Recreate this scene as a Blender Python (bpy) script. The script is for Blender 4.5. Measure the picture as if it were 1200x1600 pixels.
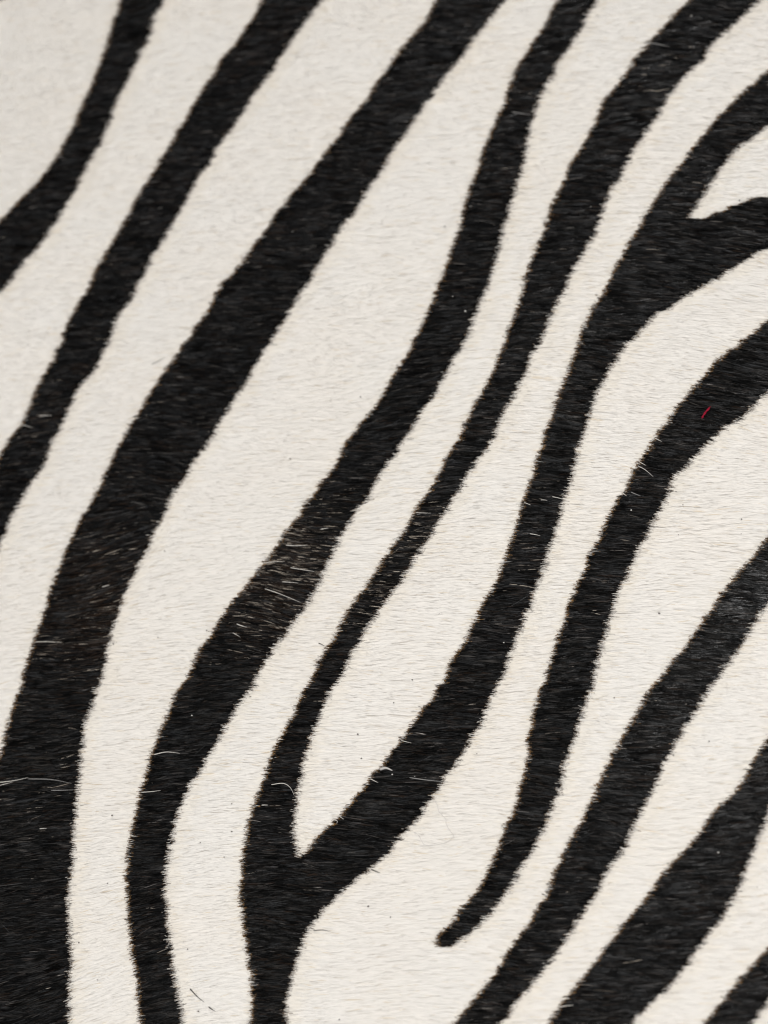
import bpy, math
import numpy as np

# ------------------------------------------------------------------ camera, light, exposure
scene = bpy.context.scene
for o in list(bpy.data.objects):
    bpy.data.objects.remove(o, do_unlink=True)
COL = scene.collection
rng = np.random.default_rng(11)

LENS, SENSOR = 80.0, 36.0
DIST, TILT = 1.067, math.radians(24.0)
TARGET = np.array([0.0, 0.0, 0.006])
near_dir = np.array([0.50, -0.866, 0.0])            # the side of the hide the photographer stands on
CAM = TARGET + DIST * (math.sin(TILT) * near_dir + np.array([0, 0, math.cos(TILT)]))
fwd = (TARGET - CAM) / np.linalg.norm(TARGET - CAM)
right = np.cross(fwd, np.array([0.0, 1.0, 0.0])); right /= np.linalg.norm(right)
upv = np.cross(right, fwd)

cam_data = bpy.data.cameras.new("camera")
cam_data.sensor_fit = 'VERTICAL'; cam_data.sensor_height = SENSOR; cam_data.sensor_width = 27.0
cam_data.lens = LENS; cam_data.clip_start = 0.01; cam_data.clip_end = 50
cam = bpy.data.objects.new("camera", cam_data); COL.objects.link(cam)
from mathutils import Matrix, Vector
cam.matrix_world = Matrix(((right[0], upv[0], -fwd[0], CAM[0]), (right[1], upv[1], -fwd[1], CAM[1]),
                           (right[2], upv[2], -fwd[2], CAM[2]), (0, 0, 0, 1)))
scene.camera = cam
cam_data.dof.use_dof = True
cam_data.dof.aperture_fstop = 4.6
cam_data.dof.aperture_blades = 9

world = bpy.data.worlds.new("World"); scene.world = world; world.use_nodes = True
bg = world.node_tree.nodes["Background"]
bg.inputs[0].default_value = (0.93, 0.96, 1.0, 1); bg.inputs[1].default_value = 0.50

def area(name, loc, aim, size, power, colour):
    d = bpy.data.lights.new(name, 'AREA'); d.shape = 'SQUARE'; d.size = size; d.energy = power; d.color = colour
    o = bpy.data.objects.new(name, d); COL.objects.link(o); o.location = loc
    o.rotation_euler = (Vector(aim) - Vector(loc)).to_track_quat('-Z', 'Y').to_euler()
area("key_softbox", (0.30, -0.22, 2.1), (0.0, 0.0, 0), 0.85, 60.5, (1.0, 0.985, 0.965))

scene.view_settings.view_transform = 'Standard'
scene.view_settings.look = 'None'
scene.view_settings.exposure = 0.0
scene.view_settings.gamma = 1.0
scene.cycles.filter_width = 1.25; scene.cycles.max_bounces = 8; scene.cycles.diffuse_bounces = 4; scene.cycles.transmission_bounces = 4

# ------------------------------------------------------------------ shape of the hide's surface
def relief(x, y):
    return (0.0062 + 0.0020 * np.sin(x * 13.0 + y * 6.0 + 0.6) + 0.0014 * np.sin(-x * 9.0 + y * 17.0 + 2.1)
            + 0.0006 * np.sin(x * 41.0 - y * 23.0 + 1.0))

def place(u, v, lift=0.0012):
    """measured position in the photograph -> position on the hide's own surface (metres)"""
    u = np.asarray(u, float); v = np.asarray(v, float)
    d = ((u - 600) / 1600 * SENSOR)[..., None] * right + ((800 - v) / 1600 * SENSOR)[..., None] * upv + LENS * fwd
    z = np.full(u.shape, 0.0062)
    for _ in range(4):
        t = (z + lift - CAM[2]) / d[..., 2]
        p = CAM + t[..., None] * d
        z = relief(p[..., 0], p[..., 1])
    return p

def measured(x, y):
    """hide surface -> photograph position, used only to know how densely the fur has to be planted"""
    q = np.stack([x, y, relief(x, y) + 0.0012], -1) - CAM
    w = q @ fwd
    return 600 + (q @ right) / w * LENS / SENSOR * 1600, 800 - (q @ upv) / w * LENS / SENSOR * 1600

fp = place(np.array(560.0), np.array(1120.0))
cam_data.dof.focus_distance = float((fp - CAM) @ fwd)

# ------------------------------------------------------------------ smooth random fields
def vnoise(x, y, seed):
    r = np.random.default_rng(seed); T = r.random((64, 64))
    xi = np.floor(x).astype(int); yi = np.floor(y).astype(int)
    fx = x - xi; fy = y - yi; fx = fx * fx * (3 - 2 * fx); fy = fy * fy * (3 - 2 * fy)
    a = T[yi % 64, xi % 64]; b = T[yi % 64, (xi + 1) % 64]; c = T[(yi + 1) % 64, xi % 64]; d = T[(yi + 1) % 64, (xi + 1) % 64]
    return (a * (1 - fx) + b * fx) * (1 - fy) + (c * (1 - fx) + d * fx) * fy

# ------------------------------------------------------------------ stripe outlines
S = {}
S['corner'] = [(-400,250),(-200,150),(-60,45),(-8,4),(10,-6),(60,-70),(100,-200),(110,-400),(0,-400),(20,-200),(-30,-90),(-90,-30),(-220,60),(-400,140)]
S['first'] = ([(240,-420),(225,-250),(205,-100),(187,0),(177,37),(163,80),(147,123),(130,163),(113,200),(90,240),(63,280),(30,313),(0,345),(-60,400),(-200,480),(-420,560)]
  + [(-420,700),(-200,610),(-60,520),(0,455),(17,437),(40,407),(70,373),(90,340),(113,307),(127,277),(143,247),(160,217),(173,187),(185,150),(203,117),(217,87),(230,67),(240,27),(257,0),(285,-100),(300,-250),(310,-420)])
S['second'] = ([(660,-420),(520,-180),(450,-70),(410,0),(400,20),(387,40),(367,70),(347,93),(330,123),(310,150),(290,187),(270,220),(253,247),(233,277),(213,310),(200,337),(182,367),(167,393),(150,420),(140,447),(123,473),(103,510),(97,533),(80,570),(63,596),(50,626),(33,663),(20,680),(0,713),(-60,820),(-150,980),(-240,1200),(-330,1500),(-420,1950)]
  + [(-300,1950),(-260,1600),(-180,1300),(-110,1100),(-40,940),(0,850),(7,833),(20,803),(33,780),(50,753),(67,730),(77,703),(90,676),(103,650),(117,620),(127,600),(150,576),(160,550),(170,533),(177,520),(180,503),(200,473),(213,450),(230,420),(240,397),(257,370),(273,343),(293,313),(297,297),(317,267),(333,247),(340,230),(363,200),(383,170),(400,143),(413,127),(430,103),(450,73),(470,43),(490,17),(503,0),(560,-80),(630,-190),(790,-420)])
S['broad'] = ([(960,-420),(830,-220),(740,-90),(683,0),(667,27),(647,53),(617,90),(597,120),(577,150),(560,170),(543,193),(523,220),(500,250),(480,277),(457,303),(433,330),(417,360),(400,380),(380,407),(367,423),(343,450),(323,487),(293,533),(287,536),(273,560),(257,580),(240,606),(223,633),(207,660),(190,690),(173,723),(157,760),(140,790),(123,820),(107,853),(93,886),(80,920),(67,963),(53,1000),(37,1053),(33,1073),(20,1106),(7,1156),(0,1180),(-20,1260),(-45,1400),(-60,1600),(-60,1950)]
  + [(120,1950),(107,1700),(107,1599),(108,1566),(107,1533),(112,1503),(110,1476),(108,1433),(108,1393),(113,1339),(117,1279),(123,1226),(128,1176),(133,1133),(143,1103),(152,1073),(157,1066),(163,1046),(170,1010),(177,980),(187,953),(197,923),(213,890),(233,853),(240,830),(257,803),(270,773),(287,750),(300,723),(317,703),(340,666),(360,633),(377,606),(397,576),(410,550),(423,533),(450,490),(467,463),(490,430),(510,393),(533,357),(557,327),(577,293),(597,267),(613,237),(630,213),(647,190),(667,160),(687,133),(703,110),(727,80),(747,53),(770,23),(790,0),(840,-70),(930,-200),(1070,-420)])
S['worn'] = ([(1100,-420),(960,-180),(895,-60),(870,0),(860,20),(850,40),(830,73),(813,97),(800,125),(790,157),(777,187),(763,217),(753,247),(740,283),(728,313),(720,350),(707,390),(693,427),(677,467),(663,500),(647,533),(640,550),(620,580),(607,603),(587,636),(560,666),(540,696),(527,723),(507,750),(483,780),(467,806),(447,830),(427,860),(400,896),(370,933),(353,956),(337,980),(313,1016),(293,1058),(287,1066),(277,1083),(263,1116),(250,1146),(240,1169),(230,1206),(220,1236),(212,1273),(203,1316),(198,1366),(200,1400),(200,1433),(205,1473),(210,1510),(215,1543),(218,1573),(220,1599),(228,1700),(240,1950)]
  + [(315,1950),(296,1700),(285,1599),(283,1576),(277,1549),(270,1509),(265,1473),(260,1433),(258,1393),(260,1356),(267,1319),(273,1289),(283,1259),(300,1223),(317,1196),(337,1163),(353,1133),(377,1096),(397,1073),(400,1060),(407,1046),(430,1010),(453,983),(477,946),(497,916),(513,880),(527,850),(543,820),(557,796),(573,780),(590,746),(610,720),(627,696),(647,663),(663,636),(680,616),(693,590),(713,553),(727,533),(740,500),(753,467),(770,427),(780,383),(793,340),(800,313),(813,273),(822,240),(828,200),(837,170),(850,140),(863,117),(877,90),(893,70),(910,43),(920,20),(933,0),(965,-60),(1040,-180),(1200,-420)])
S['forked'] = ([(1560,-420),(1400,-320),(1250,-170),(1140,-60),(1077,0),(1057,20),(1030,50),(1017,63),(997,87),(973,123),(943,160),(933,187),(917,217),(893,253),(880,287),(863,320),(853,353),(837,393),(823,427),(817,457),(803,497),(787,537),(777,570),(753,613),(730,656),(720,683),(700,713),(683,746),(663,776),(647,800),(630,833),(607,863),(590,890),(570,920),(550,946),(533,976),(520,1000),(503,1026),(487,1063),(477,1076),(460,1116),(443,1146),(430,1169),(413,1213),(399,1255),(387,1296),(380,1333),(377,1373),(377,1409),(382,1449),(387,1486),(392,1519),(393,1546),(395,1573),(394,1599),(392,1700),(390,1950)]
  + [(465,1950),(452,1700),(448,1599),(447,1576),(450,1549),(457,1519),(470,1486),(480,1456),(497,1433),(517,1409),(540,1389),(563,1369),(593,1346),(610,1329),(627,1306),(647,1286),(663,1263),(683,1236),(700,1209),(713,1193),(733,1159),(750,1133),(760,1106),(777,1069),(783,1060),(797,1023),(813,983),(827,946),(840,916),(850,883),(860,850),(873,813),(887,763),(897,730),(907,690),(920,650),(933,613),(947,586),(963,560),(980,537),(993,527),(1010,507),(1027,490),(1053,477),(1077,460),(1107,443),(1133,427),(1163,407),(1183,397),(1200,387),(1300,365),(1420,345),(1580,310)]
  + [(1580,230),(1420,270),(1300,300),(1200,307),(1177,310),(1153,320),(1127,330),(1100,340),(1078,341),(1088,320),(1100,303),(1113,283),(1130,260),(1147,237),(1173,217),(1200,197),(1300,120),(1420,40),(1580,-40)]
  + [(1580,-130),(1400,-40),(1290,40),(1200,113),(1167,140),(1133,173),(1097,213),(1067,253),(1040,287),(1020,320),(1000,353),(977,390),(960,423),(943,460),(927,483),(910,520),(903,540),(890,576),(877,606),(867,640),(857,666),(843,710),(830,750),(820,780),(810,813),(799,848),(787,880),(777,906),(760,936),(743,966),(727,1000),(707,1033),(693,1066),(687,1069),(677,1093),(660,1109),(643,1133),(630,1153),(613,1173),(600,1193),(583,1209),(570,1229),(553,1249),(537,1269),(520,1286),(500,1306),(483,1326),(465,1340),(462,1316),(458,1293),(462,1273),(465,1246),(470,1209),(477,1179),(487,1149),(500,1119),(513,1086),(523,1069),(530,1060),(543,1036),(557,1006),(577,976),(600,940),(623,913),(647,876),(667,846),(687,813),(713,773),(723,756),(747,716),(770,686),(783,656),(802,620),(817,590),(827,563),(843,537),(847,527),(860,493),(877,460),(893,427),(907,403),(927,370),(940,340),(947,313),(967,280),(983,247),(1000,220),(1030,177),(1043,153),(1070,120),(1097,93),(1110,70),(1133,50),(1160,27),(1187,0),(1250,-50),(1350,-130),(1580,-290),(1580,-420)])
S['pointed'] = ([(1580,385),(1400,420),(1280,460),(1200,502),(1187,513),(1163,532),(1133,553),(1110,576),(1087,603),(1063,630),(1047,656),(1030,676),(1013,703),(1000,723),(983,753),(967,780),(953,806),(937,840),(923,866),(910,900),(900,920),(890,943),(880,976),(870,1006),(860,1033),(853,1063),(847,1073),(837,1103),(833,1126),(827,1153),(823,1186),(817,1216),(810,1246),(799,1275),(783,1313),(770,1346),(760,1369),(743,1396),(720,1423),(707,1443),(690,1459),(679,1473)]
  + [(690,1479),(704,1478),(720,1469),(743,1453),(760,1433),(780,1409),(798,1386),(820,1346),(840,1316),(853,1286),(863,1256),(877,1226),(883,1193),(893,1166),(903,1136),(913,1103),(923,1079),(927,1063),(933,1033),(943,1000),(950,970),(960,943),(970,916),(983,890),(990,870),(1000,853),(1017,823),(1030,796),(1040,780),(1053,746),(1073,730),(1087,713),(1100,696),(1117,683),(1133,666),(1153,660),(1170,643),(1200,616),(1290,560),(1400,520),(1580,485)])
S['slanted'] = ([(1580,550),(1380,650),(1270,750),(1200,840),(1180,866),(1160,890),(1140,913),(1120,940),(1100,970),(1083,993),(1067,1016),(1043,1043),(1030,1063),(1020,1073),(1000,1106),(983,1136),(967,1163),(950,1196),(933,1229),(920,1263),(903,1293),(883,1329),(863,1376),(847,1409),(827,1443),(800,1479),(793,1489),(777,1516),(757,1543),(737,1566),(717,1589),(710,1599),(620,1690),(500,1950)]
  + [(600,1950),(700,1690),(780,1599),(793,1589),(800,1576),(830,1539),(860,1503),(883,1469),(903,1439),(930,1399),(950,1359),(973,1329),(987,1299),(1003,1266),(1023,1229),(1037,1196),(1053,1166),(1070,1136),(1093,1103),(1113,1069),(1117,1066),(1127,1053),(1147,1026),(1167,993),(1180,970),(1200,943),(1290,830),(1400,740),(1580,650)])
S['wide_low'] = ([(1580,770),(1360,920),(1260,1050),(1200,1156),(1177,1189),(1160,1223),(1140,1246),(1117,1269),(1090,1306),(1067,1333),(1040,1359),(1020,1389),(1000,1416),(980,1439),(957,1469),(933,1499),(910,1529),(887,1559),(860,1596),(780,1700),(680,1950)]
  + [(800,1950),(900,1700),(990,1599),(1003,1583),(1027,1559),(1053,1533),(1077,1503),(1100,1469),(1127,1433),(1147,1403),(1160,1373),(1170,1346),(1183,1313),(1198,1279),(1240,1180),(1320,1060),(1420,960),(1580,870)])
S['low_corner'] = ([(1580,1120),(1420,1240),(1300,1370),(1200,1483),(1177,1509),(1153,1536),(1130,1563),(1100,1599),(1020,1700),(900,1950)]
  + [(1000,1950),(1100,1700),(1177,1599),(1190,1579),(1200,1566),(1280,1480),(1400,1370),(1580,1250)])
STRIPE_LABEL = {
 'corner': "black stripe of which only a sliver shows in the top left corner",
 'first': "narrow black stripe curving across the top left corner",
 'second': "black stripe second from the top left corner, running to the left edge",
 'broad': "broadest black stripe, running from the top to the bottom left corner",
 'worn': "black stripe with a worn patch of bare cream hairs halfway down",
 'forked': "branching black stripe with a V low in the middle and a fork at right",
 'pointed': "black stripe ending in a free pointed tip low on the hide",
 'slanted': "long slanted black stripe between the pointed one and the wide one at lower right",
 'wide_low': "wide black stripe slanting up through the lower right corner",
 'low_corner': "short black stripe cutting off the bottom right corner",
}

# hide coordinates in millimetres, raster of which stripe the dye belongs to
RES = 0.25
ext = place(np.array([-330, 1530, 1530, -330.]), np.array([-330, -330, 1930, 1930.]))[:, :2] * 1000
X0, Y0 = ext.min(0) - 4; X1, Y1 = ext.max(0) + 4
W, H = int((X1 - X0) / RES), int((Y1 - Y0) / RES)
lab = np.zeros((H, W), np.int16)

def smooth_closed(P, n=5):
    P = np.asarray(P, float); out = []
    a, b, c, d = np.roll(P, 1, 0), P, np.roll(P, -1, 0), np.roll(P, -2, 0)
    for k in range(n):
        t = k / n
        cr = 0.5 * (2 * b + (c - a) * t + (2 * a - 5 * b + 4 * c - d) * t * t + (3 * b - a - 3 * c + d) * t ** 3)
        out.append(0.55 * cr + 0.45 * (b + (c - b) * t))
    return np.stack(out, 1).reshape(-1, 2)

names = list(S)
for sid, nm in enumerate(names, 1):
    P = smooth_closed(S[nm])
    P += (np.stack([vnoise(P[:, 0] / 13 + 3, P[:, 1] / 13, 5 + sid), vnoise(P[:, 0] / 13, P[:, 1] / 13 + 7, 50 + sid)], 1) - 0.5) * 2.6
    Q = place(P[:, 0], P[:, 1])[:, :2] * 1000
    qx = (Q[:, 0] - X0) / RES; qy = (Q[:, 1] - Y0) / RES
    x2 = np.roll(qx, -1); y2 = np.roll(qy, -1)
    for r in range(max(0, int(qy.min())), min(H, int(qy.max()) + 2)):
        yc = r + 0.5
        m = (qy <= yc) != (y2 <= yc)
        if not m.any(): continue
        xs = np.sort(qx[m] + (yc - qy[m]) / (y2[m] - qy[m]) * (x2[m] - qx[m]))
        for k in range(0, len(xs) - 1, 2):
            a, b = max(0, int(round(xs[k]))), min(W, int(round(xs[k + 1])))
            if b > a: lab[r, a:b] = sid
NB = len(names)

# the white bands between the stripes: connected runs
par = []
def find(i):
    while par[i] != i:
        par[i] = par[par[i]]; i = par[i]
    return i
rows = []; prev = []
for r in range(H):
    w = np.concatenate([[0], (lab[r] == 0).astype(np.int8), [0]]); e = np.diff(w)
    cur = []
    for a, b in zip(np.nonzero(e == 1)[0], np.nonzero(e == -1)[0]):
        i = len(par); par.append(i); cur.append((a, b, i))
        for (pa, pb, pi) in prev:
            if pa < b and a < pb: par[find(pi)] = find(i)
    rows.append(cur); prev = cur
area_of = {}
for cur in rows:
    for a, b, i in cur:
        f = find(i); area_of[f] = area_of.get(f, 0) + (b - a)
big = [f for f, n in sorted(area_of.items(), key=lambda q: -q[1]) if n * RES * RES > 150]
num = {f: NB + 1 + k for k, f in enumerate(big)}
for r, cur in enumerate(rows):
    for a, b, i in cur:
        lab[r, a:b] = num.get(find(i), NB + 1)
NT = NB + len(big)

def lookup(xm, ym):
    c = np.clip(((xm - X0) / RES).astype(int), 0, W - 1); r = np.clip(((ym - Y0) / RES).astype(int), 0, H - 1)
    return lab[r, c]

# ------------------------------------------------------------------ which way the hair lies (degrees, downwards to the right positive)
FLOW = [(100,100,3),(200,250,4),(600,250,8),(900,150,8),(1150,100,14),(300,450,8),(250,750,13),(180,880,-9),(60,750,2),(330,900,4),(450,880,10),
        (420,960,16),(600,600,4),(650,780,2),(560,1000,5),(760,450,6),(900,750,11),(1050,650,17),(1150,600,20),(1000,450,14),(1120,380,16),(850,1000,5),
        (1100,1000,9),(1150,800,9),(50,1100,1),(40,1300,-1),(60,1450,-4),(50,1570,-13),(170,1500,-11),(250,1550,-6),(240,1350,-2),(300,1180,1),
        (350,1450,-3),(450,1250,4),(500,1300,7),(600,1230,7),(430,1420,8),(600,1450,2),(700,1150,5),(750,1420,8),(900,1350,7),(1000,1500,2),(1150,1300,3),(1150,1550,0),
        (-250,-250,2),(1450,-250,14),(1450,900,12),(1450,1850,0),(600,1850,-4),(-250,1850,-10),(-250,800,0)]
FL = np.array(FLOW, float)
def flow(u, v):
    n = np.zeros_like(u); s = np.zeros_like(u)
    for (a, b, g) in FL:
        w = 1.0 / (((u - a) ** 2 + (v - b) ** 2) / 1e4 + 0.12) ** 1.6
        n += w * g; s += w
    return n / s

# ------------------------------------------------------------------ plant the fur
def make_roots():
    A = (X1 - X0) * (Y1 - Y0)
    n = int(A * 1.95)
    x = X0 + rng.random(n) * (X1 - X0); y = Y0 + rng.random(n) * (Y1 - Y0)
    u, v = measured(x / 1000, y / 1000)
    inner = (u > -60) & (u < 1240) & (v > -45) & (v < 1645)
    outer = (u > -320) & (u < 1520) & (v > -320) & (v < 1920) & ~inner
    keep = inner | (outer & (rng.random(n) < 0.30))
    return x[keep], y[keep], u[keep], v[keep], inner[keep]
hx, hy, hu, hv, hin = make_roots()
N = len(hx)
ang0 = flow(hu, hv) + (vnoise(hx / 16, hy / 16, 70) - 0.5) * 9 + (vnoise(hx / 6, hy / 4, 71) - 0.5) * 9

# tufts: nearest jittered centre, long along the hair and narrow across it
CA, CB = 4.6, 0.92
gx = np.floor(hx / CA).astype(int); gy = np.floor(hy / CB).astype(int)
JX = np.random.default_rng(91).random((257, 509)); JY = np.random.default_rng(92).random((257, 509))
ca = np.cos(np.radians(ang0)); sa = -np.sin(np.radians(ang0))
best = np.full(N, 1e9); bcx = np.zeros(N); bcy = np.zeros(N); bi = np.zeros(N, int); bj = np.zeros(N, int)
for di in (-1, 0, 1):
    for dj in (-2, -1, 0, 1, 2):
        i = gx + di; j = gy + dj
        cx = (i + JX[i % 257, j % 509]) * CA; cy = (j + JY[i % 257, j % 509]) * CB
        dx = hx - cx; dy = hy - cy
        al = dx * ca + dy * sa; ac = -dx * sa + dy * ca
        d = (al / CA) ** 2 + (ac / CB) ** 2
        m = d < best
        best[m] = d[m]; bcx[m] = cx[m]; bcy[m] = cy[m]; bi[m] = i[m]; bj[m] = j[m]
def tuft(seed):
    return np.random.default_rng(seed).random((257, 509))[bi % 257, bj % 509]
t_dir, t_z, t_len, t_dye, t_tint = tuft(1), tuft(2), tuft(3), tuft(4), tuft(5)

stray = rng.random(N) < 0.012
ang = ang0 + (t_dir - 0.5) * 9 + rng.normal(0, 2.6, N) + stray * rng.normal(0, 11, N)
Ln = (10.2 * (0.8 + 0.4 * t_len) * np.clip(rng.normal(1, 0.16, N), 0.5, 1.5))
Ln = np.where(hin, Ln, Ln * 1.2)
Wd = np.where(hin, 0.30, 0.66) * np.clip(rng.normal(1, 0.22, N), 0.5, 1.7)
rise = 0.75 + 0.5 * rng.random(N) + 0.30 * (t_z - 0.5) + stray * 0.5
z0 = 0.0 + 0.35 * rng.random(N) + 0.2 * (t_z - 0.5)
bend = rng.normal(0, 3.5, N) + (t_dir - 0.5) * 6 + stray * rng.normal(0, 8, N)   # degrees turned by the tip
ca = np.cos(np.radians(ang)); sa = -np.sin(np.radians(ang))
dxc = hx - bcx; dyc = hy - bcy
lat = -dxc * sa + dyc * ca                           # distance off the tuft's axis
pull = np.where(lookup(hx, hy) <= NB, 0.78, 0.34) * np.clip(lat, -1.0, 1.0)   # the dye glues the dark hairs into tufts

def along(t, idx=slice(None)):
    """points on the hairs idx at parameter t (mm) and height above the skin"""
    L = Ln[idx]; b = np.radians(bend[idx])
    s = t * L
    o = -pull[idx] * t ** 1.4 - L * b * t * t * 0.5
    x = hx[idx] + ca[idx] * s - sa[idx] * o
    y = hy[idx] + sa[idx] * s + ca[idx] * o
    z = z0[idx] + rise[idx] * (1.25 * t - 0.25 * t * t * t)
    return x, y, z

# the dye: where along each hair does it change colour
dye = (t_dye - 0.5) * 2.0 + rng.normal(0, 0.12, N) - 2.0 * (0.5 - np.clip(np.abs(lat) / 0.55, 0, 1))
dye -= (rng.random(N) < 0.02) * rng.random(N) * 3.0
K = 11
ts = np.linspace(0, 1, K)
labs = np.zeros((N, K), np.int16); tight = np.zeros((N, K), np.int16)
for k, t in enumerate(ts):
    x, y, _ = along(t)
    labs[:, k] = lookup(x + ca * dye, y + sa * dye)
    tight[:, k] = lookup(x + ca * dye * 0.85, y + sa * dye * 0.85)
entering = (tight[:, 0] > NB) & (tight[:, -1] <= NB)      # hairs that grow from cream into black carry a cleaner printed edge
labs[entering] = tight[entering]
chg = labs[:, 1:] != labs[:, :-1]
pieces_i, pieces_a, pieces_b, pieces_l = [], [], [], []
uni = ~chg.any(1)
ii = np.nonzero(uni)[0]
pieces_i.append(ii); pieces_a.append(np.zeros(len(ii))); pieces_b.append(np.ones(len(ii))); pieces_l.append(labs[ii, 0])
mi = np.nonzero(~uni)[0]
fringe_at = []
start = np.zeros(len(mi)); cur_l = labs[mi, 0].copy()
for k in range(1, K):
    m = labs[mi, k] != cur_l
    tb = (ts[k] + ts[k - 1]) / 2 + (rng.random(len(mi)) - 0.5) * 0.09
    w = np.nonzero(m)[0]
    pieces_i.append(mi[w]); pieces_a.append(start[w]); pieces_b.append(tb[w]); pieces_l.append(cur_l[w].copy())
    new_l = labs[mi[w], k]
    hw = 0.018 + 0.032 * rng.random(len(w))                  # the dye thins out to brown over a fraction of a millimetre
    pieces_i.append(mi[w]); pieces_a.append(np.clip(tb[w] - hw, 0, 1)); pieces_b.append(np.clip(tb[w] + hw * 1.6, 0, 1))
    pieces_l.append(np.minimum(cur_l[w], new_l))
    fringe_at.append((sum(len(q) for q in pieces_i[:-1]), len(w), cur_l[w] > NB))
    start[w] = tb[w] - 0.02; cur_l[w] = new_l
pieces_i.append(mi); pieces_a.append(start); pieces_b.append(np.ones(len(mi))); pieces_l.append(cur_l)
PI = np.concatenate(pieces_i); PA = np.concatenate(pieces_a); PB = np.concatenate(pieces_b); PL = np.concatenate(pieces_l)
FR = np.zeros(len(PI), bool); FE = np.zeros(len(PI), bool)
for a_, n_, e_ in fringe_at: FR[a_:a_ + n_] = True; FE[a_:a_ + n_] = e_
ok = (PB - PA) > 0.03
FR = FR[ok]; FE = FE[ok]
PI, PA, PB, PL = PI[ok], PA[ok], PB[ok], PL[ok]

# colour of each piece
M = len(PI)
mx, my, _ = along((PA + PB) / 2, PI)
mu, mv = measured(mx / 1000, my / 1000)
black = PL <= NB
colr = np.zeros((M, 3))
# cream hair
g = rng.normal(0, 1, M)
cream = np.array([0.85, 0.825, 0.788])
colr[:] = cream * (1 + 0.012 * g)[:, None] * (1 + 0.02 * (t_tint[PI] - 0.5))[:, None]
warm = rng.random(M) < 0.014
colr[warm] *= np.array([0.86, 0.79, 0.68])
patch = vnoise(mx / 30, my / 24, 33) - 0.5
colr *= 1 + patch[:, None] * np.array([0.0, 0.008, 0.018])
# dyed hair
ink = np.array([0.0060, 0.0054, 0.0049])
kb = np.exp(rng.normal(-0.45, 1.05, M)) * (0.15 + 2.0 * t_tint[PI] ** 2)  # wide tone spread paints sheen streaks and shaded gaps into the black
bk = ink * kb[:, None]
brown = rng.random(M) < 0.03 + 0.45 * np.exp(-((mu - 150) / 75) ** 2 - ((mv - 950) / 110) ** 2) + 0.35 * np.exp(-((mu - 430) / 90) ** 2 - ((mv - 910) / 90) ** 2) + 0.22 * np.clip(vnoise(mx / 14, my / 9, 35) - 0.55, 0, 1)
bk[brown] = np.array([0.015, 0.0095, 0.0065]) * (0.6 + 0.9 * rng.random(brown.sum()))[:, None]
# thinly dyed ends along the stripe's edge
part = (PB - PA) < 0.93
bk[FR] = np.where(FE[FR][:, None], np.array([0.17, 0.095, 0.037]), np.array([0.085, 0.050, 0.024])) * (0.35 + 1.1 * rng.random(FR.sum()))[:, None]
colr[part & ~black] *= np.array([0.992, 0.980, 0.955])
# hairs the dye missed
miss = 0.0014 + np.zeros(M)
for (a, b, ra, rb, p) in [(455,872,52,60,.30),(400,960,60,50,.14),(515,800,45,35,.05),(645,830,45,60,.15),(575,940,45,50,.15),(60,690,45,60,.05),
                          (165,940,50,75,.10),(90,1010,45,40,.035),(60,1230,70,80,.018),(350,1010,60,40,.035),(820,900,50,70,.035),(850,780,40,40,.02),
                          (1025,120,50,40,.03),(770,960,40,50,.02),(930,900,50,60,.015),(980,780,40,40,.012)]:
    miss += p * np.exp(-((mu - a) / ra) ** 2 - ((mv - b) / rb) ** 2)
un = black & ~FR & (rng.random(M) < miss * (0.25 + 1.6 * (tuft(6)[PI] > 0.55)))
tone = rng.random(un.sum())[:, None]
bk[un] = np.array([0.030, 0.021, 0.016]) * (1 - tone ** 2.4) + np.array([0.52, 0.45, 0.37]) * tone ** 2.4
colr[black] = bk[black]
colr = np.clip(colr, 0.002, 0.9)

thin = np.where(un, 0.62, 1.0)
gloss = np.clip(np.exp(rng.normal(-0.2, 0.6, M)) * (0.15 + 2.0 * tuft(8)[PI] ** 2), 0.05, 3.0)   # shine varied by tuft and hair to put in sheen streaks and deep blacks

# ------------------------------------------------------------------ materials
def hair_material(name, rough, spec, translucent):
    m = bpy.data.materials.new(name); m.use_nodes = True
    nt = m.node_tree; p = nt.nodes["Principled BSDF"]; out = nt.nodes["Material Output"]
    at = nt.nodes.new("ShaderNodeAttribute"); at.attribute_name = "hair_colour"
    nn = nt.nodes.new("ShaderNodeAttribute"); nn.attribute_name = "hair_normal"
    nt.links.new(at.outputs["Color"], p.inputs["Base Color"])
    nt.links.new(nn.outputs["Vector"], p.inputs["Normal"])
    p.inputs["Roughness"].default_value = rough
    sp = nt.nodes.new("ShaderNodeMath"); sp.operation = 'MULTIPLY'; sp.inputs[1].default_value = spec
    nt.links.new(at.outputs["Alpha"], sp.inputs[0]); nt.links.new(sp.outputs[0], p.inputs["Specular IOR Level"])
    if translucent:
        tr = nt.nodes.new("ShaderNodeBsdfTranslucent"); mx_ = nt.nodes.new("ShaderNodeMixShader")
        nt.links.new(at.outputs["Color"], tr.inputs["Color"])
        mx_.inputs[0].default_value = translucent
        nt.links.new(p.outputs[0], mx_.inputs[1]); nt.links.new(tr.outputs[0], mx_.inputs[2])
        nt.links.new(mx_.outputs[0], out.inputs["Surface"])
    return m
MAT_B = hair_material("dyed_black_hair", 0.27, 0.34, 0.0)
MAT_W = hair_material("cream_hair", 0.6, 0.2, 0.58)

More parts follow.
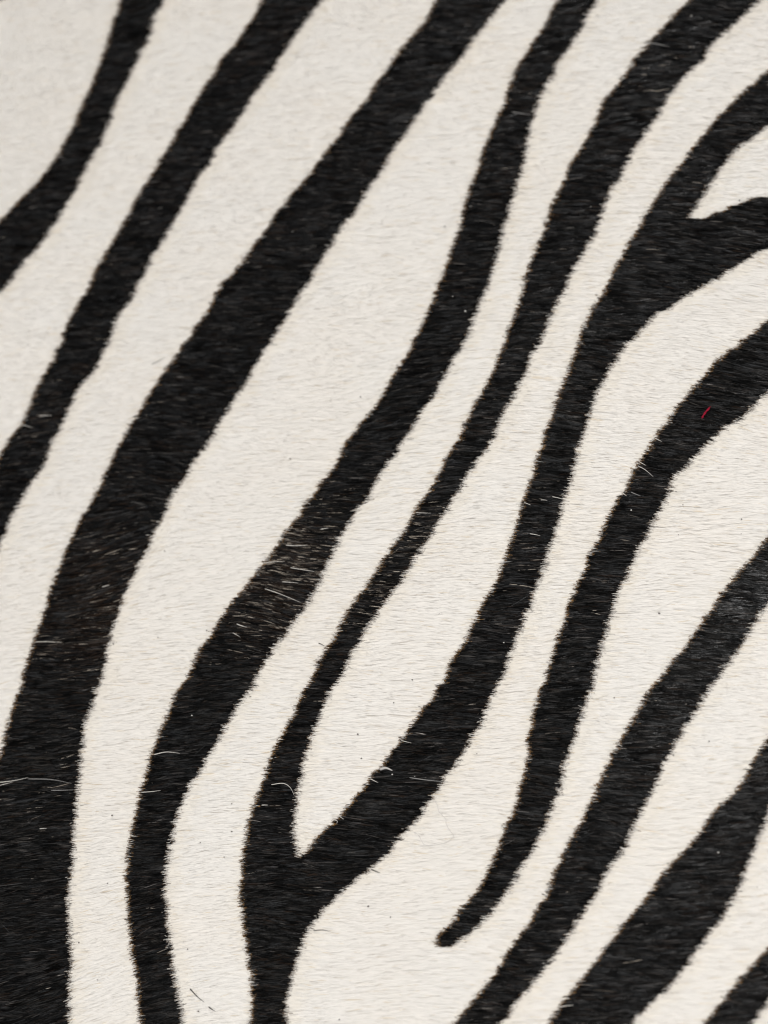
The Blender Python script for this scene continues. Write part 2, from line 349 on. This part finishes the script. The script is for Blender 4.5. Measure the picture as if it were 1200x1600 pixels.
def plain(name, colour, rough=0.6, spec=0.3, noise=None):
    m = bpy.data.materials.new(name); m.use_nodes = True
    nt = m.node_tree; p = nt.nodes["Principled BSDF"]
    p.inputs["Roughness"].default_value = rough; p.inputs["Specular IOR Level"].default_value = spec
    if noise:
        n = nt.nodes.new("ShaderNodeTexNoise"); n.inputs["Scale"].default_value = noise; n.inputs["Detail"].default_value = 6
        tc = nt.nodes.new("ShaderNodeTexCoord"); nt.links.new(tc.outputs["Object"], n.inputs["Vector"])
        r = nt.nodes.new("ShaderNodeValToRGB")
        r.color_ramp.elements[0].color = [c * 0.75 for c in colour] + [1]; r.color_ramp.elements[1].color = [min(1, c * 1.2) for c in colour] + [1]
        nt.links.new(n.outputs["Fac"], r.inputs["Fac"]); nt.links.new(r.outputs["Color"], p.inputs["Base Color"])
    else:
        p.inputs["Base Color"].default_value = (*colour, 1)
    return m

# ------------------------------------------------------------------ setting and hide
def mesh_obj(name, verts, faces, mat, parent=None, smooth=True):
    me = bpy.data.meshes.new(name); me.from_pydata([tuple(v) for v in verts], [], faces); me.update()
    if smooth: me.polygons.foreach_set("use_smooth", [True] * len(me.polygons))
    me.materials.append(mat)
    o = bpy.data.objects.new(name, me); COL.objects.link(o); o.parent = parent
    return o

fl = mesh_obj("floor", [(-2.5, -2.5, 0), (2.5, -2.5, 0), (2.5, 2.5, 0), (-2.5, 2.5, 0)], [(0, 1, 2, 3)],
              plain("pale_floor", (0.42, 0.38, 0.33), 0.55, 0.3, 14), smooth=False)
fl["kind"] = "structure"

hide = bpy.data.objects.new("cowhide", None); COL.objects.link(hide); hide.empty_display_size = 0.1
hide["label"] = "short-haired cowhide printed with black zebra stripes on cream, filling the picture"
hide["category"] = "cowhide"

# leather sheet under the fur
nx, ny = 70, 84
xs = np.linspace(X0 + 6, X1 - 6, nx) / 1000; ys = np.linspace(Y0 + 6, Y1 - 6, ny) / 1000
gxx, gyy = np.meshgrid(xs, ys)
uu, vv = measured(gxx, gyy)
top = np.stack([gxx, gyy, relief(gxx, gyy) - 0.0006], -1).reshape(-1, 3); bot = top - np.array([0, 0, 0.0016])
vid = np.arange(nx * ny).reshape(ny, nx)
cc = (uu > -318) & (uu < 1518) & (vv > -318) & (vv < 1918)
qok = cc[:-1, :-1] & cc[1:, :-1] & cc[:-1, 1:] & cc[1:, 1:]
faces = []
off = nx * ny
for r in range(ny - 1):
    for c in range(nx - 1):
        if not qok[r, c]: continue
        a, b, d, e = int(vid[r, c]), int(vid[r, c + 1]), int(vid[r + 1, c + 1]), int(vid[r + 1, c])
        faces.append((a, b, d, e)); faces.append((a + off, e + off, d + off, b + off))
        for (dr, dc, p, q) in ((-1, 0, a, b), (1, 0, d, e), (0, -1, e, a), (0, 1, b, d)):
            rr, c2 = r + dr, c + dc
            if rr < 0 or c2 < 0 or rr >= ny - 1 or c2 >= nx - 1 or not qok[rr, c2]:
                faces.append((q, p, p + off, q + off))
mesh_obj("leather_backing", np.concatenate([top, bot]), faces, plain("tan_leather", (0.50, 0.40, 0.29), 0.7, 0.25, 60), hide)

# undercoat close to the skin, one cell at a time, so that no bare leather shows between the hairs
CELL = 1.5
ucx = np.arange(X0 + 3, X1 - 3, CELL); ucy = np.arange(Y0 + 3, Y1 - 3, CELL)
UX, UY = np.meshgrid(ucx, ucy)
ulab = lookup(UX + CELL / 2, UY + CELL / 2)
pu, pv = measured((UX + CELL / 2) / 1000, (UY + CELL / 2) / 1000)
ulab = np.where((pu > -312) & (pu < 1512) & (pv > -312) & (pv < 1912), ulab, 0)

def build_fur(name, lid, mat, dark):
    sel = np.nonzero(PL == lid)[0]
    n = len(sel)
    idx = PI[sel]; a = PA[sel]; b = PB[sel]
    fr = (0.0, 0.38, 0.74, 1.0)
    C = []
    for f in fr:
        x, y, z = along(a + (b - a) * f, idx)
        C.append(np.stack([x, y, z + relief(x / 1000, y / 1000) * 1000], -1) / 1000)
    V = np.zeros((n, 7, 3)); NN = np.zeros((n, 7, 3))
    roll = np.random.default_rng(300 + lid).normal(0, 0.22 if dark else 0.06, n) + (tuft(7)[idx] - 0.5) * 1.5 * dark
    cn, sn = (0.62, 0.78) if dark else (0.985, 0.17)       # how round the hair's cross-section is
    for k in range(3):
        tg = C[k + 1] - C[k]; tg /= np.linalg.norm(tg, axis=1)[:, None] + 1e-12
        sd = np.cross(np.array([0, 0, 1.0]), tg); sd /= np.linalg.norm(sd, axis=1)[:, None] + 1e-12
        nu = np.cross(tg, sd)
        sr = sd * np.cos(roll)[:, None] + nu * np.sin(roll)[:, None]; nr = nu * np.cos(roll)[:, None] - sd * np.sin(roll)[:, None]
        tt = a + (b - a) * fr[k]
        w = Wd[idx] * thin[sel] / 2000 * (0.8 + 0.5 * tt - 0.75 * tt ** 3)
        V[:, 2 * k] = C[k] - sr * w[:, None]; V[:, 2 * k + 1] = C[k] + sr * w[:, None]
        NN[:, 2 * k] = nr * cn - sr * sn; NN[:, 2 * k + 1] = nr * cn + sr * sn
    V[:, 6] = C[3]; NN[:, 6] = nr
    base = np.arange(n)[:, None] * 7
    loops = (base + np.array([0, 2, 3, 1, 2, 4, 5, 3, 4, 6, 5])[None]).reshape(-1)
    # verts 0,2,4 = left side, 1,3,5 = right side
    sizes = np.tile(np.array([4, 4, 3]), n)
    vc = np.repeat(colr[sel][:, None, :], 7, 1)
    # undercoat cells
    ur, uc = np.nonzero(ulab == lid); q = len(ur)
    if q:
        cx = ucx[uc]; cy = ucy[ur]
        cor = np.stack([np.stack([cx, cy], -1), np.stack([cx + CELL, cy], -1), np.stack([cx + CELL, cy + CELL], -1), np.stack([cx, cy + CELL], -1)], 1)
        key = np.round((cor - np.array([X0, Y0])) / CELL * 4).astype(np.int64)
        kk = key[..., 0] * 100000 + key[..., 1]
        un_, first, inv = np.unique(kk.reshape(-1), return_index=True, return_inverse=True)
        pc = cor.reshape(-1, 2)[first] / 1000
        uvs = np.stack([pc[:, 0], pc[:, 1], relief(pc[:, 0], pc[:, 1]) + 0.00008], -1)
        allv = np.concatenate([V.reshape(-1, 3), uvs])
        loops = np.concatenate([loops, inv.reshape(-1) + n * 7]); sizes = np.concatenate([sizes, np.full(q, 4)])
        uc_col = np.array([0.006, 0.0055, 0.005]) if dark else np.array([0.82, 0.785, 0.735])
        allc = np.concatenate([vc.reshape(-1, 3), np.tile(uc_col, (len(uvs), 1))])
        alln = np.concatenate([NN.reshape(-1, 3), np.tile([0, 0, 1.0], (len(uvs), 1))])
    else:
        allv, allc, alln = V.reshape(-1, 3), vc.reshape(-1, 3), NN.reshape(-1, 3)
    if len(allv) == 0: return None
    me = bpy.data.meshes.new(name)
    me.vertices.add(len(allv)); me.vertices.foreach_set("co", allv.astype(np.float32).ravel())
    me.loops.add(len(loops)); me.loops.foreach_set("vertex_index", loops.astype(np.int32))
    me.polygons.add(len(sizes))
    me.polygons.foreach_set("loop_start", np.concatenate([[0], np.cumsum(sizes)[:-1]]).astype(np.int32))
    me.update(calc_edges=True)
    at = me.attributes.new("hair_colour", 'FLOAT_COLOR', 'POINT')
    alpha = np.concatenate([np.repeat(gloss[sel], 7) if dark else np.ones(n * 7), np.full(len(allc) - n * 7, 0.3)])
    at.data.foreach_set("color", np.concatenate([allc, alpha[:, None]], 1).astype(np.float32).ravel())
    an = me.attributes.new("hair_normal", 'FLOAT_VECTOR', 'POINT')
    an.data.foreach_set("vector", alln.astype(np.float32).ravel())
    me.materials.append(mat)
    o = bpy.data.objects.new(name, me); COL.objects.link(o); o.parent = hide
    return o

for sid, nm in enumerate(names, 1):
    o = build_fur("black_stripe", sid, MAT_B, True)
    if o: o["label"] = STRIPE_LABEL[nm]
for k in range(len(big)):
    build_fur("cream_stripe", NB + 1 + k, MAT_W, False)

# ------------------------------------------------------------------ single hairs that stand out
def hair_tube(name, pts, width_px, mat, parent=None, h0=1.6, h1=2.6, sides=6, arch=0.0, taper=True):
    """a round tapering hair through measured points; heights in mm above the skin"""
    pts = np.asarray(pts, float)
    if len(pts) == 2:
        d = pts[1] - pts[0]; nrm = np.array([d[1], -d[0]])
        pts = np.array([pts[0], pts[0] + d * 0.5 + nrm * rng.normal(0, 0.018), pts[1]])
    # catmull-rom through the points
    P = np.concatenate([[2 * pts[0] - pts[1]], pts, [2 * pts[-1] - pts[-2]]]); cur = []
    for i in range(1, len(P) - 2):
        for t in np.linspace(0, 1, 5, endpoint=False):
            a, b, c, d = P[i - 1], P[i], P[i + 1], P[i + 2]
            cur.append(0.5 * (2 * b + (c - a) * t + (2 * a - 5 * b + 4 * c - d) * t * t + (3 * b - a - 3 * c + d) * t ** 3))
    cur.append(pts[-1]); cur = np.array(cur); n = len(cur)
    s = np.linspace(0, 1, n)
    hh = (h0 + (h1 - h0) * s + arch * np.sin(s * math.pi)) / 1000
    Q = np.array([place(np.array(c[0]), np.array(c[1]), h) for c, h in zip(cur, hh)])
    org = Q.mean(0); Q = Q - org
    r = width_px * 0.3 / 2000 * (np.clip(1.0 - 0.75 * s ** 2, 0.2, 1) if taper else np.ones(n))
    verts, faces = [], []
    for k in range(n):
        tg = Q[min(k + 1, n - 1)] - Q[max(k - 1, 0)]; tg /= np.linalg.norm(tg)
        sd = np.cross([0, 0, 1.0], tg); sd /= np.linalg.norm(sd); nu = np.cross(tg, sd)
        for j in range(sides):
            q = 2 * math.pi * j / sides
            verts.append(Q[k] + r[k] * (math.cos(q) * sd + math.sin(q) * nu))
    for k in range(n - 1):
        for j in range(sides):
            faces.append((k * sides + j, k * sides + (j + 1) % sides, (k + 1) * sides + (j + 1) % sides, (k + 1) * sides + j))
    faces.append(tuple(range(sides))[::-1]); faces.append(tuple((n - 1) * sides + j for j in range(sides)))
    o = mesh_obj(name, verts, faces, mat, parent); o.location = org
    return o

WHITE_HAIR = plain("pale_single_hair", (0.58, 0.54, 0.49), 0.5, 0.3)
GREY_HAIR = plain("grey_single_hair", (0.20, 0.19, 0.18), 0.4, 0.5)
DARK_HAIR = plain("dark_single_hair", (0.020, 0.017, 0.015), 0.45, 0.4)
FAINT = plain("faint_fibre", (0.54, 0.51, 0.48), 0.6, 0.2)
pale = [[(997,728),(1008,734),(1021,745)],[(998,721),(1009,727)],[(863,776),(884,781)],[(845,781),(855,782)],[(828,834),(844,837)],[(971,769),(979,775)],
        [(819,785),(829,789)],[(650,801),(673,802)],[(447,852),(481,852)],[(412,880),(445,877)],[(454,887),(491,893)],[(414,920),(440,929),(471,942)],
        [(501,827),(513,825)],[(441,909),(466,911)],[(364,989),(376,996)],[(370,975),(386,980)],[(-6,1223),(20,1220),(44,1215)],[(-4,1228),(20,1222)],
        [(241,1179),(260,1175),(281,1177)],[(221,1238),(251,1235)],[(62,1295),(73,1294)],[(31,663),(51,668)],[(62,650),(81,649)],[(55,1003),(96,1004)],
        [(424,1226),(442,1224),(453,1230),(460,1243)],[(627,1157),(643,1161)],[(579,1217),(591,1223)],[(517,1285),(522,1281),(527,1283),(526,1287)],
        [(409,1258),(419,1258)],[(528,1274),(537,1280)],[(873,1574),(896,1571)],[(824,1187),(832,1186)],[(965,1163),(972,1166)],[(160,917),(171,914)],
        [(228,836),(236,836)],[(261,1514),(272,1514)],[(1022,684),(1034,690)],[(474,782),(485,788)]]
for p in pale:
    hair_tube("stray_hair", p, 0.75 + 0.35 * rng.random(), WHITE_HAIR, hide)
for p in [[(800,175),(829,179)],[(986,769),(1001,775)],[(44,1217),(80,1218),(112,1224)],[(80,1235),(118,1234)],[(1012,66),(1046,73)],[(640,1215),(700,1222)]]:
    hair_tube("stray_hair", p, 1.2, GREY_HAIR, hide)
o = hair_tube("stray_tuft", [(594,1202),(603,1200),(613,1204)], 4.5, plain("grey_tuft", (0.33, 0.31, 0.29), 0.6, 0.3), hide)

# ------------------------------------------------------------------ things lying on the hide
def loose(o, label, cat, group=None):
    o["label"] = label; o["category"] = cat
    if group: o["group"] = group
loose(hair_tube("loose_hair", [(297,1545),(307,1556),(319,1566)], 1.7, DARK_HAIR, None, 1.7, 1.9),
      "longest loose dark hair lying askew on cream fur near the bottom edge", "hair")
loose(hair_tube("loose_hair", [(326,1573),(331,1577),(336,1580)], 1.6, DARK_HAIR, None, 1.7, 1.8),
      "short dark hair fragment just beyond the longest loose hair near the bottom edge", "hair")
loose(hair_tube("loose_hair", [(237,569),(246,565),(258,558)], 1.3, plain("grey_loose_hair", (0.16, 0.15, 0.14), .5, .3), None, 1.7, 2.0),
      "faint grey loose hair slanting upward on cream fur at upper left", "hair")
loose(hair_tube("loose_hair", [(490,1454),(503,1453),(516,1455)], 1.4, plain("grey_brown_hair", (0.10, 0.09, 0.085), .5, .3), None, 1.7, 1.9),
      "short level dark hair on cream fur beside the stem of the forked stripe", "hair")
loose(hair_tube("loose_hair", [(580,1358),(594,1364)], 1.5, DARK_HAIR, None, 1.7, 2.1),
      "short dark hair poking out below the right arm of the V", "hair")
loose(hair_tube("loose_hair", [(498,1005),(507,1009)], 1.4, DARK_HAIR, None, 1.7, 2.0),
      "tiny dark hair on cream fur left of the thin arm of the V", "hair")
loop = [(640,180),(665,225),(690,310),(740,360),(775,410),(775,450),(820,540),(870,600),(835,650),(760,695),(670,715),(560,725),(500,715),(465,660),(440,610),(375,560)]
loose(hair_tube("lint_fibre", [(600 + x / 8, 1230 + y / 8) for x, y in loop], 0.6, FAINT, None, 1.9, 1.9, taper=False),
      "hair-thin grey lint fibre curled in an open loop on cream fur", "fibre")

# red thread: two twisted plies and a few frayed ends
RED = plain("red_thread", (0.20, 0.005, 0.018), 0.75, 0.1, 900)
A = place(np.array(1097.0), np.array(653.0), 0.0026); B = place(np.array(1109.5), np.array(637.0), 0.0026)
root = bpy.data.objects.new("red_thread", None); COL.objects.link(root); root.location = (A + B) / 2; root.empty_display_size = 0.005
loose(root, "short snip of red thread lying on the black stripe at right", "thread")
ax = (B - A); LL = np.linalg.norm(ax); ax /= LL
sd = np.cross([0, 0, 1.0], ax); sd /= np.linalg.norm(sd); nu = np.cross(ax, sd)
def ply(name, ph, rad, off, l0, l1, turns=1.3, n=26, sides=8):
    verts, faces, cs = [], [], []
    for k in range(n):
        s = k / (n - 1); q = ph + turns * 2 * math.pi * s
        bow = 0.35e-3 * math.sin(s * math.pi)
        cs.append(ax * LL * (l0 + (l1 - l0) * s - 0.5) + off * (math.cos(q) * sd + math.sin(q) * nu) + sd * bow)
    for k in range(n):
        tg = cs[min(k + 1, n - 1)] - cs[max(k - 1, 0)]; tg /= np.linalg.norm(tg)
        s1 = np.cross(nu, tg); s1 /= np.linalg.norm(s1); n1 = np.cross(tg, s1)
        f = rad * (1 + 0.12 * math.sin(k * 2.3 + ph)) * (0.6 if k in (0, n - 1) else 1)
        for j in range(sides):
            q = 2 * math.pi * j / sides
            verts.append(cs[k] + f * (math.cos(q) * s1 + math.sin(q) * n1))
    for k in range(n - 1):
        for j in range(sides):
            faces.append((k * sides + j, k * sides + (j + 1) % sides, (k + 1) * sides + (j + 1) % sides, (k + 1) * sides + j))
    faces.append(tuple(range(sides))[::-1]); faces.append(tuple((n - 1) * sides + j for j in range(sides)))
    return mesh_obj(name, verts, faces, RED, root)
ply("ply", 0.0, 0.26e-3, 0.22e-3, 0.0, 1.0)
ply("ply", math.pi, 0.24e-3, 0.22e-3, 0.03, 0.97)
ply("frayed_end", 1.0, 0.08e-3, 0.45e-3, 0.86, 1.10, 0.15, 8, 5)
ply("frayed_end", 2.6, 0.08e-3, 0.40e-3, -0.10, 0.14, 0.15, 8, 5)

# dust: specks too small and many to count
def dust(name, spots, rpx, mat, label):
    r = np.random.default_rng(77); verts, faces = [], []
    for (a, b) in spots:
        c = place(np.array(float(a)), np.array(float(b)), 0.0021)
        rad = rpx * 0.3e-3 * (0.6 + 0.8 * r.random()); q0 = r.random() * 6
        k = len(verts)
        verts.append(c + np.array([0, 0, rad * 0.7])); verts.append(c - np.array([0, 0, rad * 0.7]))
        for j in range(6):
            f = rad * (0.6 + 0.8 * r.random()); q = q0 + j * math.pi / 3
            verts.append(c + np.array([math.cos(q) * f * 1.3, math.sin(q) * f, (r.random() - .5) * rad * .4]))
        for j in range(6):
            faces.append((k, k + 2 + j, k + 2 + (j + 1) % 6)); faces.append((k + 1, k + 2 + (j + 1) % 6, k + 2 + j))
    o = mesh_obj(name, verts, faces, mat, None, False)
    o["kind"] = "stuff"; o["label"] = label; o["category"] = "dust"
dust("dust", [(563,620),(453,717),(686,959),(734,910),(1067,788),(1030,958),(1159,811),(1158,834),(565,1185),(559,1147),(615,1098),(575,1416),(530,1593),
      (175,1274),(293,1483),(362,1256),(362,1299),(350,1339),(313,1316),(168,1380),(123,1473),(152,1531),(247,996),(177,1006),(323,985),(257,861),
      (1183,1386),(1108,1158),(1155,313),(644,1062),(790,1050),(745,1177),(462,203),(695,354),(1060,835),(1052,1180),(1072,1100),(310,1580),(610,1433),(960,1090)],
     0.95, plain('dark_dust', (0.10, 0.09, 0.08), 0.8, 0.2), "scattered dark dust specks on the cream fur")
dust("dust", [(986,797),(1122,1332),(923,323),(457,362),(707,463),(727,486),(613,1210),(648,1213),(300,1118),(1150,893),(787,1004),(130,120),(1080,25)],
     0.9, plain("pale_dust", (0.42, 0.40, 0.37), 0.8, 0.2), "scattered pale dust specks on the black stripes")
print("hairs", N, "pieces", M, "cream bands", len(big))
